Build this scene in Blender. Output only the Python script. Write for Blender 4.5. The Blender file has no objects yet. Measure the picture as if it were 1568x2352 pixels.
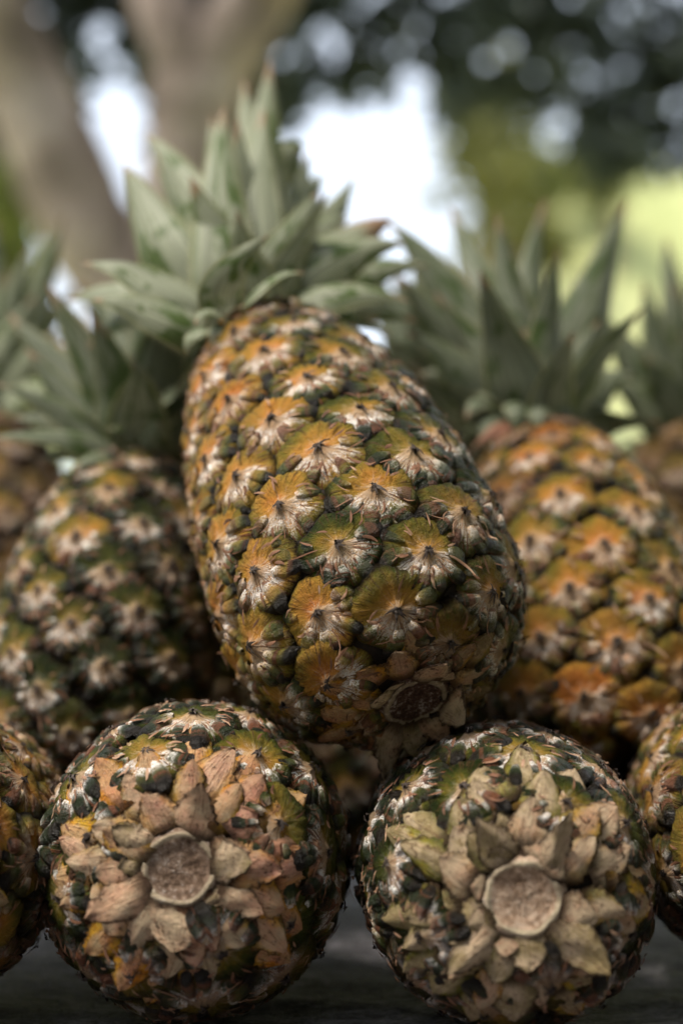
import bpy, math, random
import numpy as np
from mathutils import Vector, Matrix

# ------------------------------------------------------------------ camera, sky, sun, exposure
sc = bpy.context.scene
COL = sc.collection
R = math.radians
PITCH = 5.6
CAM_Z = 0.145
cam_d = bpy.data.cameras.new('camera')
cam = bpy.data.objects.new('camera', cam_d)
COL.objects.link(cam)
cam.location = (0, 0, CAM_Z)
cam.rotation_euler = (R(90 + PITCH), 0, 0)
cam_d.sensor_fit = 'HORIZONTAL'
cam_d.sensor_width = 24.0
cam_d.lens = 50.0
cam_d.clip_start = 0.02
cam_d.clip_end = 500
cam_d.dof.use_dof = True
cam_d.dof.focus_distance = 0.560
cam_d.dof.aperture_fstop = 3.1
cam_d.dof.aperture_blades = 0
sc.camera = cam

SUN_EL, SUN_AZ = 63.0, -118.0      # azimuth measured from +Y (behind the fruit) towards +X: high, from the left front
world = bpy.data.worlds.new('World')
sc.world = world
world.use_nodes = True
wn = world.node_tree.nodes
wn.clear()
sky = wn.new('ShaderNodeTexSky')
sky.sky_type = 'NISHITA'
sky.sun_disc = False
sky.sun_elevation = R(SUN_EL)
sky.sun_rotation = R(SUN_AZ)
sky.air_density = 1.0
sky.dust_density = 3.0
sky.ozone_density = 1.0
bg = wn.new('ShaderNodeBackground')
bg.inputs['Strength'].default_value = 0.055
wo = wn.new('ShaderNodeOutputWorld')
cloud = wn.new('ShaderNodeMix')
cloud.data_type = 'RGBA'
cloud.inputs[0].default_value = 0.5
cloud.inputs[7].default_value = (10.8, 11.6, 12.7, 1.0)      # even high cloud, mixed over the whole sky
world.node_tree.links.new(sky.outputs[0], cloud.inputs[6])
world.node_tree.links.new(cloud.outputs[2], bg.inputs[0])
world.node_tree.links.new(bg.outputs[0], wo.inputs[0])

sun_d = bpy.data.lights.new('sun', 'SUN')
sun_d.energy = 1.5
sun_d.angle = R(17)
sun_d.color = (1.0, 0.93, 0.82)
sun = bpy.data.objects.new('sun', sun_d)
COL.objects.link(sun)
to_sun = Vector((math.sin(R(SUN_AZ)) * math.cos(R(SUN_EL)), math.cos(R(SUN_AZ)) * math.cos(R(SUN_EL)), math.sin(R(SUN_EL))))
sun.rotation_euler = to_sun.to_track_quat('Z', 'Y').to_euler()
sun.location = to_sun * 20

sc.view_settings.view_transform = 'Standard'
sc.view_settings.look = 'None'
sc.view_settings.gamma = 1.0
sc.view_settings.exposure = 2.0
sc.view_settings.use_curve_mapping = False
sc.render.engine = 'CYCLES'
sc.cycles.use_denoising = True
sc.cycles.max_bounces = 6
sc.cycles.diffuse_bounces = 3
sc.cycles.caustics_reflective = False
sc.cycles.caustics_refractive = False

# ------------------------------------------------------------------ helpers
FWD = Vector((0, math.cos(R(PITCH)), math.sin(R(PITCH))))
UPV = Vector((0, -math.sin(R(PITCH)), math.cos(R(PITCH))))
CAMP = Vector((0, 0, CAM_Z))
K = 24.0 / 50.0 / 1568.0


def P(px, py, d):
    """a point of the place, from where it shows in the photograph and how far off it is"""
    return CAMP + FWD * d + Vector((1, 0, 0)) * ((px - 784) * K * d) + UPV * ((1176 - py) * K * d)


def smooth(a, b, x):
    t = np.clip((np.asarray(x, float) - a) / (b - a), 0, 1)
    return t * t * (3 - 2 * t)


def mesh_from(name, verts, faces, mats, smooth_shade=True, mat_idx=None):
    me = bpy.data.meshes.new(name)
    me.from_pydata([tuple(v) for v in verts], [], [tuple(f) for f in faces])
    for m in (mats if isinstance(mats, (list, tuple)) else [mats]):
        me.materials.append(m)
    if smooth_shade:
        me.polygons.foreach_set('use_smooth', [True] * len(me.polygons))
    if mat_idx is not None:
        me.polygons.foreach_set('material_index', mat_idx)
    me.update()
    return me


def link(name, me, parent=None, matrix=None):
    o = bpy.data.objects.new(name, me)
    COL.objects.link(o)
    if parent is not None:
        o.parent = parent
    if matrix is not None:
        o.matrix_local = matrix
    return o


def tag(o, label=None, cat=None, group=None, kind=None):
    if label: o['label'] = label
    if cat: o['category'] = cat
    if group: o['group'] = group
    if kind: o['kind'] = kind
    return o


class Mat:
    """small wrapper for building node materials"""
    def __init__(self, name, rough=0.6, spec=0.3):
        self.m = bpy.data.materials.new(name)
        self.m.use_nodes = True
        self.t = self.m.node_tree
        self.n = self.t.nodes
        self.b = self.n['Principled BSDF']
        self.b.inputs['Roughness'].default_value = rough
        self.b.inputs['Specular IOR Level'].default_value = spec

    def lk(self, a, b):
        self.t.links.new(a, b)

    def put(self, sock, v):
        if isinstance(v, bpy.types.NodeSocket):
            self.lk(v, sock)
        else:
            sock.default_value = v

    def math(self, op, a, b=0.0, c=None, clamp=False):
        n = self.n.new('ShaderNodeMath')
        n.operation = op
        n.use_clamp = clamp
        self.put(n.inputs[0], a)
        self.put(n.inputs[1], b)
        if c is not None:
            self.put(n.inputs[2], c)
        return n.outputs[0]

    def add(self, a, b): return self.math('ADD', a, b)
    def mul(self, a, b): return self.math('MULTIPLY', a, b)
    def sub(self, a, b): return self.math('SUBTRACT', a, b)

    def step(self, x, lo, hi, v0=0.0, v1=1.0):
        n = self.n.new('ShaderNodeMapRange')
        n.interpolation_type = 'SMOOTHSTEP'
        self.put(n.inputs[0], x)
        if lo > hi:
            lo, hi, v0, v1 = hi, lo, v1, v0
        n.inputs[1].default_value = lo
        n.inputs[2].default_value = hi
        n.inputs[3].default_value = v0
        n.inputs[4].default_value = v1
        return n.outputs[0]

    def vec(self, x, y, z):
        n = self.n.new('ShaderNodeCombineXYZ')
        self.put(n.inputs[0], x); self.put(n.inputs[1], y); self.put(n.inputs[2], z)
        return n.outputs[0]

    def vmath(self, op, a, b):
        n = self.n.new('ShaderNodeVectorMath')
        n.operation = op
        self.put(n.inputs[0], a)
        if op == 'SCALE':
            self.put(n.inputs[3], b)
        else:
            self.put(n.inputs[1], b)
        return n.outputs[0]

    def noise(self, v, scale, detail=3.0, rough=0.55, dist=0.0):
        n = self.n.new('ShaderNodeTexNoise')
        if v is not None:
            self.lk(v, n.inputs['Vector'])
        n.inputs['Scale'].default_value = scale
        n.inputs['Detail'].default_value = detail
        n.inputs['Roughness'].default_value = rough
        n.inputs['Distortion'].default_value = dist
        return n.outputs[0]

    def voronoi(self, v, scale, feature='F1'):
        n = self.n.new('ShaderNodeTexVoronoi')
        n.feature = feature
        if v is not None:
            self.lk(v, n.inputs['Vector'])
        n.inputs['Scale'].default_value = scale
        return n.outputs[0]

    def mix(self, f, a, b):
        n = self.n.new('ShaderNodeMix')
        n.data_type = 'RGBA'
        self.put(n.inputs[0], f)
        for s, v in ((n.inputs[6], a), (n.inputs[7], b)):
            if isinstance(v, bpy.types.NodeSocket):
                self.lk(v, s)
            else:
                s.default_value = (*v, 1.0)
        return n.outputs[2]

    def ramp(self, f, stops):
        n = self.n.new('ShaderNodeValToRGB')
        self.lk(f, n.inputs[0])
        e = n.color_ramp.elements
        while len(e) < len(stops):
            e.new(0.5)
        for el, (p, c) in zip(e, stops):
            el.position = p
            el.color = (*c, 1.0)
        return n.outputs[0]

    def attr(self, name):
        n = self.n.new('ShaderNodeAttribute')
        n.attribute_name = name
        return n

    def sep(self, v):
        n = self.n.new('ShaderNodeSeparateXYZ')
        self.lk(v, n.inputs[0])
        return n.outputs

    def info(self):
        return self.n.new('ShaderNodeObjectInfo').outputs

    def coord(self, which='Object'):
        return self.n.new('ShaderNodeTexCoord').outputs[which]

    def bump(self, h, strength=0.4, dist=0.05):
        n = self.n.new('ShaderNodeBump')
        n.inputs['Strength'].default_value = strength
        n.inputs['Distance'].default_value = dist
        self.lk(h, n.inputs['Height'])
        self.lk(n.outputs[0], self.b.inputs['Normal'])

    def color(self, c):
        self.put(self.b.inputs['Base Color'], c if isinstance(c, bpy.types.NodeSocket) else (*c, 1.0))


# ------------------------------------------------------------------ materials
def mat_eye():
    m = Mat('pineapple_rind', 0.45, 0.12)
    px, py, pr = m.sep(m.attr('polar').outputs['Vector'])
    lf, lu, lq = m.sep(m.attr('lobe').outputs['Vector'])
    inf = m.info()
    cr, cg, cb = m.sep(inf['Color'])
    rnd = m.mul(inf['Random'], 37.0)
    ov = m.vmath('ADD', m.coord('Object'), m.vec(rnd, m.mul(rnd, 1.7), 0.0))
    broad = m.noise(ov, 1.3, 2.0, 0.5)
    fine = m.noise(ov, 6.0, 5.0, 0.68)
    grit = m.noise(ov, 26.0, 3.0, 0.75)
    sv = m.vec(m.mul(px, 4.0), m.mul(py, 4.0), m.add(m.mul(pr, 0.9), rnd))
    streak = m.noise(sv, 1.5, 4.0, 0.65)
    sv2 = m.vec(m.mul(px, 11.0), m.mul(py, 11.0), m.add(m.mul(pr, 1.4), m.add(rnd, 5.0)))
    streak2 = m.noise(sv2, 1.3, 3.0, 0.6)
    low = m.step(m.add(m.mul(py, m.step(pr, 0.0, 0.4)), m.mul(m.sub(broad, 0.5), 1.0)), 0.10, -0.50)
    low = m.math('MAXIMUM', low, m.mul(lf, 0.60))
    # ripe gold round the middle, olive to the rim
    rip = m.add(m.add(cr, m.mul(m.sub(0.50, pr), 0.62)), m.mul(m.sub(broad, 0.5), 0.9))
    rip = m.sub(rip, m.mul(lf, m.add(0.06, m.mul(lq, 0.16))))
    rip = m.math('ADD', rip, m.mul(m.sub(fine, 0.5), 0.45), clamp=True)
    rind = m.ramp(rip, [(0.0, (0.010, 0.016, 0.003)), (0.22, (0.044, 0.050, 0.008)), (0.42, (0.150, 0.110, 0.016)),
                        (0.62, (0.29, 0.158, 0.026)), (0.82, (0.41, 0.180, 0.030)), (1.0, (0.42, 0.140, 0.026))])
    rind = m.mix(m.mul(m.mul(m.step(streak2, 0.52, 0.62), m.step(pr, 0.40, 0.75)), 0.7), rind, (0.040, 0.024, 0.010))
    # cream star round the tip, longer below
    reach = m.add(m.add(0.14, m.mul(low, 0.38)), m.mul(m.sub(streak, 0.5), 0.90))
    cm = m.step(m.sub(pr, reach), 0.10, -0.06)
    cm = m.mul(cm, m.sub(1.0, m.mul(lf, m.step(m.add(lq, m.mul(m.sub(fine, .5), 1.4)), 0.15, 0.45))))
    c = m.mix(m.mul(cm, 0.85), rind, m.mix(fine, (0.40, 0.235, 0.115), (0.56, 0.43, 0.30)))
    # chalky bloom, ragged
    rag = m.add(m.mul(grit, 0.62), m.mul(fine, 0.50))
    dm = m.mul(m.mul(m.step(pr, 0.16, 0.40), m.step(m.sub(pr, reach), 0.30, 0.05)), m.math('ADD', low, 0.25, clamp=True))
    dm = m.mul(dm, m.sub(1.0, m.mul(lf, m.step(m.add(lq, m.mul(m.sub(rag, .55), 1.6)), 0.30, 0.65))))
    dm = m.mul(m.mul(dm, cg), m.step(rag, 0.51, 0.60))
    c = m.mix(m.mul(dm, 0.95), c, (0.84, 0.80, 0.74))
    c = m.mix(m.mul(m.mul(m.step(grit, 0.63, 0.72), cg), 0.16), c, (0.60, 0.56, 0.48))
    # dead brown streaks and rusty flecks
    bm = m.mul(m.step(m.add(streak2, m.mul(m.sub(grit, .5), .3)), 0.54, 0.60), m.mul(m.math('ADD', m.mul(low, 0.9), 0.10, clamp=True), m.step(pr, 0.12, 0.35)))
    c = m.mix(m.mul(bm, 0.9), c, m.mix(fine, (0.055, 0.020, 0.010), (0.20, 0.070, 0.030)))
    om = m.mul(m.step(streak2, 0.42, 0.36), m.mul(low, m.step(pr, 0.66, 0.34)))
    c = m.mix(m.mul(om, 0.6), c, (0.46, 0.16, 0.03))
    # lobe rims
    c = m.mix(m.mul(m.mul(lf, m.step(m.add(lu, m.mul(m.sub(fine, .5), .6)), 0.74, 0.95)), 0.75), c, m.mix(broad, (0.022, 0.011, 0.005), (0.20, 0.105, 0.050)))
    # withered fruitlets, dirt and painted shade in the creases, dark tip scar
    c = m.mix(m.mul(cb, m.step(m.add(fine, m.mul(cb, 0.30)), 0.44, 0.70)), c, m.mix(grit, (0.030, 0.014, 0.007), (0.13, 0.055, 0.024)))
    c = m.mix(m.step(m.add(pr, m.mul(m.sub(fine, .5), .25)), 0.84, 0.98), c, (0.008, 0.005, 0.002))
    c = m.mix(m.step(m.add(pr, m.mul(m.sub(fine, .5), .26)), 0.11, 0.05), c, (0.035, 0.026, 0.022))
    m.color(c)
    m.put(m.b.inputs['Roughness'], m.math('ADD', m.mul(m.math('MAXIMUM', cm, dm), 0.5), 0.31, clamp=True))
    m.put(m.b.inputs['Specular IOR Level'], m.add(0.07, m.mul(lf, 0.16)))
    h = m.add(m.add(m.mul(fine, 0.8), m.mul(m.mul(streak, low), 0.6)), m.add(m.mul(grit, 0.35), m.mul(streak2, m.add(m.mul(low, 0.5), 0.35))))
    m.bump(h, 0.9, 0.0030)
    return m.m


def mat_simple_noise(name, c0, c1, c2, scale, rough=0.8, spec=0.2, bump=0.5, bdist=0.002, vary=0.0, coord='Object', detail=5.0):
    m = Mat(name, rough, spec)
    inf = m.info()
    v = m.vmath('ADD', m.coord(coord), m.vec(m.mul(inf['Random'], 31.0), m.mul(inf['Random'], 11.0), 0.0))
    n = m.noise(v, scale, detail, 0.62)
    f = m.math('ADD', n, m.mul(m.sub(inf['Random'], 0.5), vary), clamp=True)
    m.color(m.ramp(f, [(0.25, c0), (0.5, c1), (0.75, c2)]))
    m.bump(n, bump, bdist)
    return m.m


def mat_bract():
    """scales round the stem: olive or amber at the root, pink and cream towards the papery tip"""
    m = Mat('papery_bract', 0.7, 0.08)
    inf = m.info()
    rnd = m.mul(inf['Random'], 53.0)
    u, v, w = m.sep(m.attr('polar').outputs['Vector'])      # x across, y along
    cr, cg, cb = m.sep(inf['Color'])
    ov = m.vmath('ADD', m.coord('Object'), m.vec(rnd, m.mul(rnd, 0.6), 0.0))
    fib = m.noise(m.vec(m.mul(u, 7.0), m.mul(v, 1.1), rnd), 2.0, 5.0, 0.65)
    blot = m.noise(ov, 2.2, 4.0, 0.62)
    fine = m.noise(ov, 9.0, 4.0, 0.72)
    grit = m.noise(ov, 30.0, 2.0, 0.7)
    hue = m.math('ADD', cg, m.mul(m.sub(blot, 0.5), 1.5), clamp=True)
    paper = m.ramp(hue, [(0.0, (0.28, 0.21, 0.10)), (0.3, (0.52, 0.39, 0.25)), (0.6, (0.50, 0.31, 0.19)), (1.0, (0.46, 0.22, 0.15))])
    fresh = m.ramp(hue, [(0.0, (0.055, 0.064, 0.012)), (0.35, (0.22, 0.185, 0.026)), (0.65, (0.52, 0.28, 0.022)), (1.0, (0.50, 0.18, 0.016))])
    f = m.step(m.add(m.add(m.math('ABSOLUTE', u), m.mul(m.sub(blot, 0.5), 1.3)), m.mul(m.sub(0.35, v), 0.7)), 0.18, 0.62)
    f = m.math('ADD', m.mul(f, cr), m.mul(m.sub(cr, 0.60), 0.8), clamp=True)
    f = m.mul(f, m.step(cr, 0.02, 0.2))
    c = m.mix(f, paper, fresh)
    c = m.mix(m.mul(m.step(m.add(fib, m.mul(m.sub(fine, .5), .4)), 0.50, 0.66), 0.70), c, m.mix(blot, (0.16, 0.07, 0.03), (0.07, 0.04, 0.02)))
    c = m.mix(m.mul(m.step(m.add(fine, m.mul(blot, 0.5)), 0.82, 0.95), 0.75), c, (0.050, 0.020, 0.010))
    c = m.mix(m.mul(m.step(m.add(m.math('ABSOLUTE', u), m.mul(m.sub(fine, .5), .7)), 0.66, 1.0), 0.9), c, (0.036, 0.018, 0.009))  # brown edges, darkened further to paint crevices between scales
    c = m.mix(m.mul(m.step(grit, 0.58, 0.68), 0.30), c, (0.60, 0.53, 0.44))
    c = m.mix(m.mul(m.step(m.add(v, m.mul(m.sub(fine, .5), .3)), 0.34, 0.04), 0.9), c, (0.020, 0.010, 0.005))  # root blackened: crevice shade painted into the colour
    c = m.mix(m.mul(cb, m.step(m.add(fine, m.mul(cb, 0.4)), 0.42, 0.66)), c, m.mix(grit, (0.028, 0.013, 0.007), (0.13, 0.062, 0.032)))
    m.color(c)
    m.bump(m.add(m.mul(fib, 0.9), m.mul(fine, 0.8)), 0.8, 0.0030)
    return m.m


def mat_stem():
    m = Mat('cut_stem', 0.85, 0.15)
    u, v, r = m.sep(m.attr('polar').outputs['Vector'])
    inf = m.info()
    cr, cg, cb = m.sep(inf['Color'])
    ov = m.vmath('ADD', m.coord('Object'), m.vec(m.mul(inf['Random'], 9.0), 0.0, 0.0))
    n = m.noise(ov, 480.0, 4.0, 0.75)
    big = m.noise(ov, 90.0, 3.0, 0.6)
    ring = m.noise(m.vec(m.mul(r, 9.0), m.mul(u, 0.15), m.mul(v, 0.15)), 1.6, 3.0, 0.5)
    pith = m.ramp(m.add(m.mul(n, 0.6), m.mul(big, 0.45)), [(0.34, (0.09, 0.052, 0.030)), (0.46, (0.27, 0.175, 0.11)), (0.56, (0.44, 0.32, 0.225)), (0.72, (0.58, 0.49, 0.39))])
    pith = m.mix(m.mul(m.step(ring, 0.5, 0.7), 0.4), pith, (0.40, 0.26, 0.17))
    dark = m.ramp(m.add(m.mul(n, 0.7), m.mul(big, 0.3)), [(0.40, (0.018, 0.009, 0.006)), (0.54, (0.070, 0.036, 0.024)), (0.68, (0.40, 0.35, 0.31))])
    c = m.mix(cr, pith, dark)
    rim = m.mul(m.step(m.add(r, m.mul(m.sub(big, .5), .14)), 0.80, 0.86), m.step(r, 1.04, 0.94))
    c = m.mix(m.mul(m.mul(rim, m.step(big, 0.25, 0.45)), m.sub(0.90, m.mul(cr, 0.5))), c, m.mix(n, (0.30, 0.24, 0.13), (0.54, 0.46, 0.34)))
    m.color(c)
    m.bump(m.add(n, m.mul(ring, 0.6)), 0.8, 0.0012)
    return m.m


def mat_leaf(name, bloom=(0.23, 0.245, 0.165), green=(0.030, 0.052, 0.006), cover=0.0):
    m = Mat(name, 0.5, 0.15)
    u, v, w = m.sep(m.attr('polar').outputs['Vector'])      # x across -1..1, y along 0..1
    inf = m.info()
    rnd = m.mul(inf['Random'], 41.0)
    pv = m.vec(m.mul(u, 0.9), m.mul(v, 2.4), rnd)
    patch = m.noise(pv, 1.5, 3.0, 0.55, 0.6)
    fib = m.noise(m.vec(m.mul(u, 7.0), m.mul(v, 0.7), rnd), 2.0, 3.0, 0.5)
    speck = m.noise(m.vec(m.mul(u, 3.0), m.mul(v, 9.0), rnd), 2.2, 3.0, 0.6)
    edge = m.step(m.math('ABSOLUTE', u), 0.62, 0.98)
    gm = m.math('ADD', m.step(m.add(patch, cover), 0.505, 0.62), m.mul(m.step(speck, 0.68, 0.74), 0.6), clamp=True)
    gm = m.math('MAXIMUM', gm, m.mul(edge, m.step(patch, 0.35, 0.55)))
    gm = m.mul(gm, 0.88)
    rimc = m.step(m.math('ABSOLUTE', u), 0.86, 1.0)
    b = m.mix(m.step(fib, 0.36, 0.66), tuple(min(1, x * 1.18) for x in bloom), tuple(x * 0.62 for x in bloom))
    c = m.mix(gm, b, m.mix(patch, green, tuple(min(1, x * 1.7) for x in green)))
    c = m.mix(m.mul(rimc, 0.55), c, (0.36, 0.34, 0.20))
    dead = m.math('MAXIMUM', m.step(m.add(v, m.mul(m.sub(patch, .5), .40)), 0.86, 0.98),
                  m.mul(m.step(inf['Random'], 0.965, 0.975), m.step(m.add(v, m.mul(m.sub(patch, .5), .6)), 0.45, 0.75)))
    c = m.mix(dead, c, m.mix(fib, (0.20, 0.115, 0.065), (0.33, 0.22, 0.14)))
    m.color(c)
    m.bump(m.add(m.mul(fib, 0.7), m.mul(speck, 0.2)), 0.35, 0.0015)
    tr = m.n.new('ShaderNodeBsdfTranslucent')
    m.lk(c, tr.inputs[0])
    mx = m.n.new('ShaderNodeMixShader')
    mx.inputs[0].default_value = 0.16
    out = [n for n in m.n if n.type == 'OUTPUT_MATERIAL'][0]
    m.lk(m.b.outputs[0], mx.inputs[1]); m.lk(tr.outputs[0], mx.inputs[2]); m.lk(mx.outputs[0], out.inputs[0])
    return m.m


def mat_foliage(name, c0, c1, trans=0.35):
    m = Mat(name, 0.5, 0.35)
    g = m.n.new('ShaderNodeNewGeometry')
    c = m.mix(g.outputs['Random Per Island'], c0, c1)
    m.color(c)
    tr = m.n.new('ShaderNodeBsdfTranslucent')
    m.lk(c, tr.inputs[0])
    mx = m.n.new('ShaderNodeMixShader')
    mx.inputs[0].default_value = trans
    out = [n for n in m.n if n.type == 'OUTPUT_MATERIAL'][0]
    m.lk(m.b.outputs[0], mx.inputs[1]); m.lk(tr.outputs[0], mx.inputs[2]); m.lk(mx.outputs[0], out.inputs[0])
    return m.m


M_EYE = mat_eye()
M_CORE = mat_simple_noise('rind_crease', (0.004, 0.003, 0.002), (0.010, 0.006, 0.003), (0.025, 0.012, 0.005), 160.0, 0.8, 0.2, 0.7, 0.001)  # body under the eyes, gap shade put into its near-black colour
M_DRY = mat_simple_noise('dry_bract_fibre', (0.075, 0.034, 0.018), (0.17, 0.080, 0.044), (0.32, 0.20, 0.125), 2.2, 0.75, 0.2, 0.4, 0.001, 0.35)
M_TUFT = mat_simple_noise('dark_tuft', (0.022, 0.017, 0.014), (0.05, 0.038, 0.032), (0.13, 0.11, 0.095), 6.0, 0.9, 0.1, 0.3, 0.001)
M_BRACT = mat_bract()
M_STEM = mat_stem()
M_LEAF = mat_leaf('crown_leaf_bloom')
M_LEAF_DRY = mat_leaf('dry_neck_leaf', (0.26, 0.125, 0.078), (0.15, 0.065, 0.038))
M_LEAF_D = mat_leaf('crown_leaf_dull', (0.135, 0.148, 0.098), (0.022, 0.038, 0.006))
M_BARK = mat_simple_noise('pale_bark', (0.07, 0.055, 0.042), (0.28, 0.225, 0.195), (0.58, 0.50, 0.45), 5.5, 0.9, 0.1, 0.6, 0.02)
M_BARK2 = mat_simple_noise('brown_bark', (0.10, 0.07, 0.045), (0.16, 0.12, 0.08), (0.22, 0.17, 0.11), 5.0, 0.9, 0.1, 0.6, 0.02)
M_FOL = mat_foliage('dark_tree_leaf', (0.042, 0.058, 0.052), (0.090, 0.112, 0.092), 0.3)  # green shifted bluish, distance haze put into the leaf colour
M_FOL2 = mat_foliage('olive_leaf', (0.10, 0.11, 0.03), (0.19, 0.19, 0.05), 0.35)
M_FOL3 = mat_foliage('lime_leaf', (0.12, 0.155, 0.035), (0.19, 0.21, 0.06), 0.4)
M_WALL = mat_simple_noise('cream_render', (0.55, 0.47, 0.38), (0.64, 0.56, 0.47), (0.70, 0.63, 0.55), 2.0, 0.9, 0.1, 0.2, 0.01)
M_ROOF = mat_simple_noise('roof_sheet', (0.50, 0.47, 0.42), (0.58, 0.55, 0.50), (0.64, 0.62, 0.57), 3.0, 0.9, 0.1, 0.2, 0.01)


def mat_slab():
    m = Mat('grey_slate', 0.75, 0.12)
    v = m.coord('Object')
    s = m.sep(v)
    st = m.noise(m.vec(m.mul(s[0], 26.0), m.mul(s[1], 44.0), m.mul(s[2], 60.0)), 1.0, 7.0, 0.74, 1.8)
    fn = m.noise(v, 260.0, 5.0, 0.7)
    c = m.ramp(m.add(m.mul(st, 0.7), m.mul(fn, 0.35)), [(0.40, (0.030, 0.026, 0.031)), (0.51, (0.14, 0.128, 0.14)), (0.64, (0.34, 0.32, 0.34))])
    m.color(c)
    m.bump(m.add(st, m.mul(fn, 0.7)), 1.0, 0.006)
    return m.m


def mat_grass():
    m = Mat('sunny_grass', 0.85, 0.1)
    v = m.coord('Object')
    a = m.noise(v, 0.5, 4.0, 0.6)
    b = m.noise(v, 9.0, 4.0, 0.7)
    m.color(m.ramp(m.add(m.mul(a, 0.65), m.mul(b, 0.35)), [(0.3, (0.24, 0.27, 0.10)), (0.5, (0.40, 0.41, 0.19)), (0.7, (0.56, 0.53, 0.33))]))
    m.bump(b, 0.6, 0.03)
    return m.m


M_SLAB = mat_slab()
M_GRASS = mat_grass()

# ------------------------------------------------------------------ ground and hills (one sheet)
GZ = -0.80
gx = np.concatenate([np.linspace(-160, -24, 18), np.linspace(-20, 20, 81), np.linspace(24, 160, 18)])
gy = np.concatenate([np.linspace(-60, -4, 15), np.linspace(-2, 30, 65), np.linspace(34, 220, 24)])
rg = np.random.default_rng(5)


def ground_h(x, y):
    az = x / np.maximum(y, 1.0)
    right = smooth(0.03, 0.17, az)
    left = smooth(-0.15, -0.24, az)
    hill = (right + left) * 5.6 * smooth(7.0, 13.0, y) * (1 + 0.06 * np.sin(x * 1.3))
    far = 3.0 * smooth(25, 110, y)
    return GZ + hill * (1 - 0.5 * smooth(25, 60, y)) + far + 0.03 * np.sin(x * 2.1 + y)


GX, GY = np.meshgrid(gx, gy)
GH = ground_h(GX, GY)
nx, ny = len(gx), len(gy)
gv = np.stack([GX, GY, GH], -1).reshape(-1, 3)
gf = [(j * nx + i, j * nx + i + 1, (j + 1) * nx + i + 1, (j + 1) * nx + i) for j in range(ny - 1) for i in range(nx - 1)]
tag(link('ground', mesh_from('ground', gv, gf, M_GRASS)), kind='structure')

# ------------------------------------------------------------------ stone ledge the fruit lies on
TZ = -0.0035


def build_ledge():
    rng = np.random.default_rng(3)
    xs = np.concatenate([np.linspace(-1.2, -0.32, 16), np.linspace(-0.3, 0.3, 101), np.linspace(0.32, 1.2, 16)])
    ys = np.concatenate([np.linspace(-0.9, 0.38, 30), np.linspace(0.39, 0.80, 60), np.linspace(0.82, 1.25, 14)])  # run on unseen under the camera to cut bounce from the grass
    X, Y = np.meshgrid(xs, ys)
    # cleft layers: small terraces with wandering edges
    w = Y + 0.016 * np.sin(X * 9 + 1.0) + 0.007 * np.sin(X * 31 + Y * 20) + 0.003 * rng.standard_normal(X.shape)
    Z = TZ - 0.0015 - 0.004 * smooth(0.515, 0.500, w) - 0.004 * smooth(0.46, 0.45, w + 0.01 * np.sin(X * 14)) \
        - 0.0008 * np.abs(np.sin(Y * 70 + 3 * np.sin(X * 8))) - 0.0007 * rng.random(X.shape)
    v = np.stack([X, Y, Z], -1).reshape(-1, 3).tolist()
    n1, n2 = len(xs), len(ys)
    f = [(j * n1 + i, j * n1 + i + 1, (j + 1) * n1 + i + 1, (j + 1) * n1 + i) for j in range(n2 - 1) for i in range(n1 - 1)]
    # skirt down to the grass
    loop = [i for i in range(n1)] + [j * n1 + n1 - 1 for j in range(1, n2)] + [(n2 - 1) * n1 + i for i in range(n1 - 2, -1, -1)] + [j * n1 for j in range(n2 - 2, 0, -1)]
    b0 = len(v)
    for k in loop:
        v.append((v[k][0], v[k][1], GZ - 0.08))
    L = len(loop)
    for k in range(L):
        f.append((loop[k], b0 + k, b0 + (k + 1) % L, loop[(k + 1) % L]))
    f.append(tuple(range(b0 + L - 1, b0 - 1, -1)))
    return tag(link('stone_ledge', mesh_from('stone_ledge', v, f, M_SLAB)), 'dark grey cleft slate ledge under the pineapples', 'ledge')


build_ledge()

# ------------------------------------------------------------------ fruitlet ("eye") meshes
def set_polar(me, pol):
    a = me.attributes.new('polar', 'FLOAT_VECTOR', 'POINT')
    a.data.foreach_set('vector', np.asarray(pol, np.float32).ravel())


NT, NR = 48, 11


def dome(r, H0):
    return H0 * (1 - np.asarray(r) ** 2.6)


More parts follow.
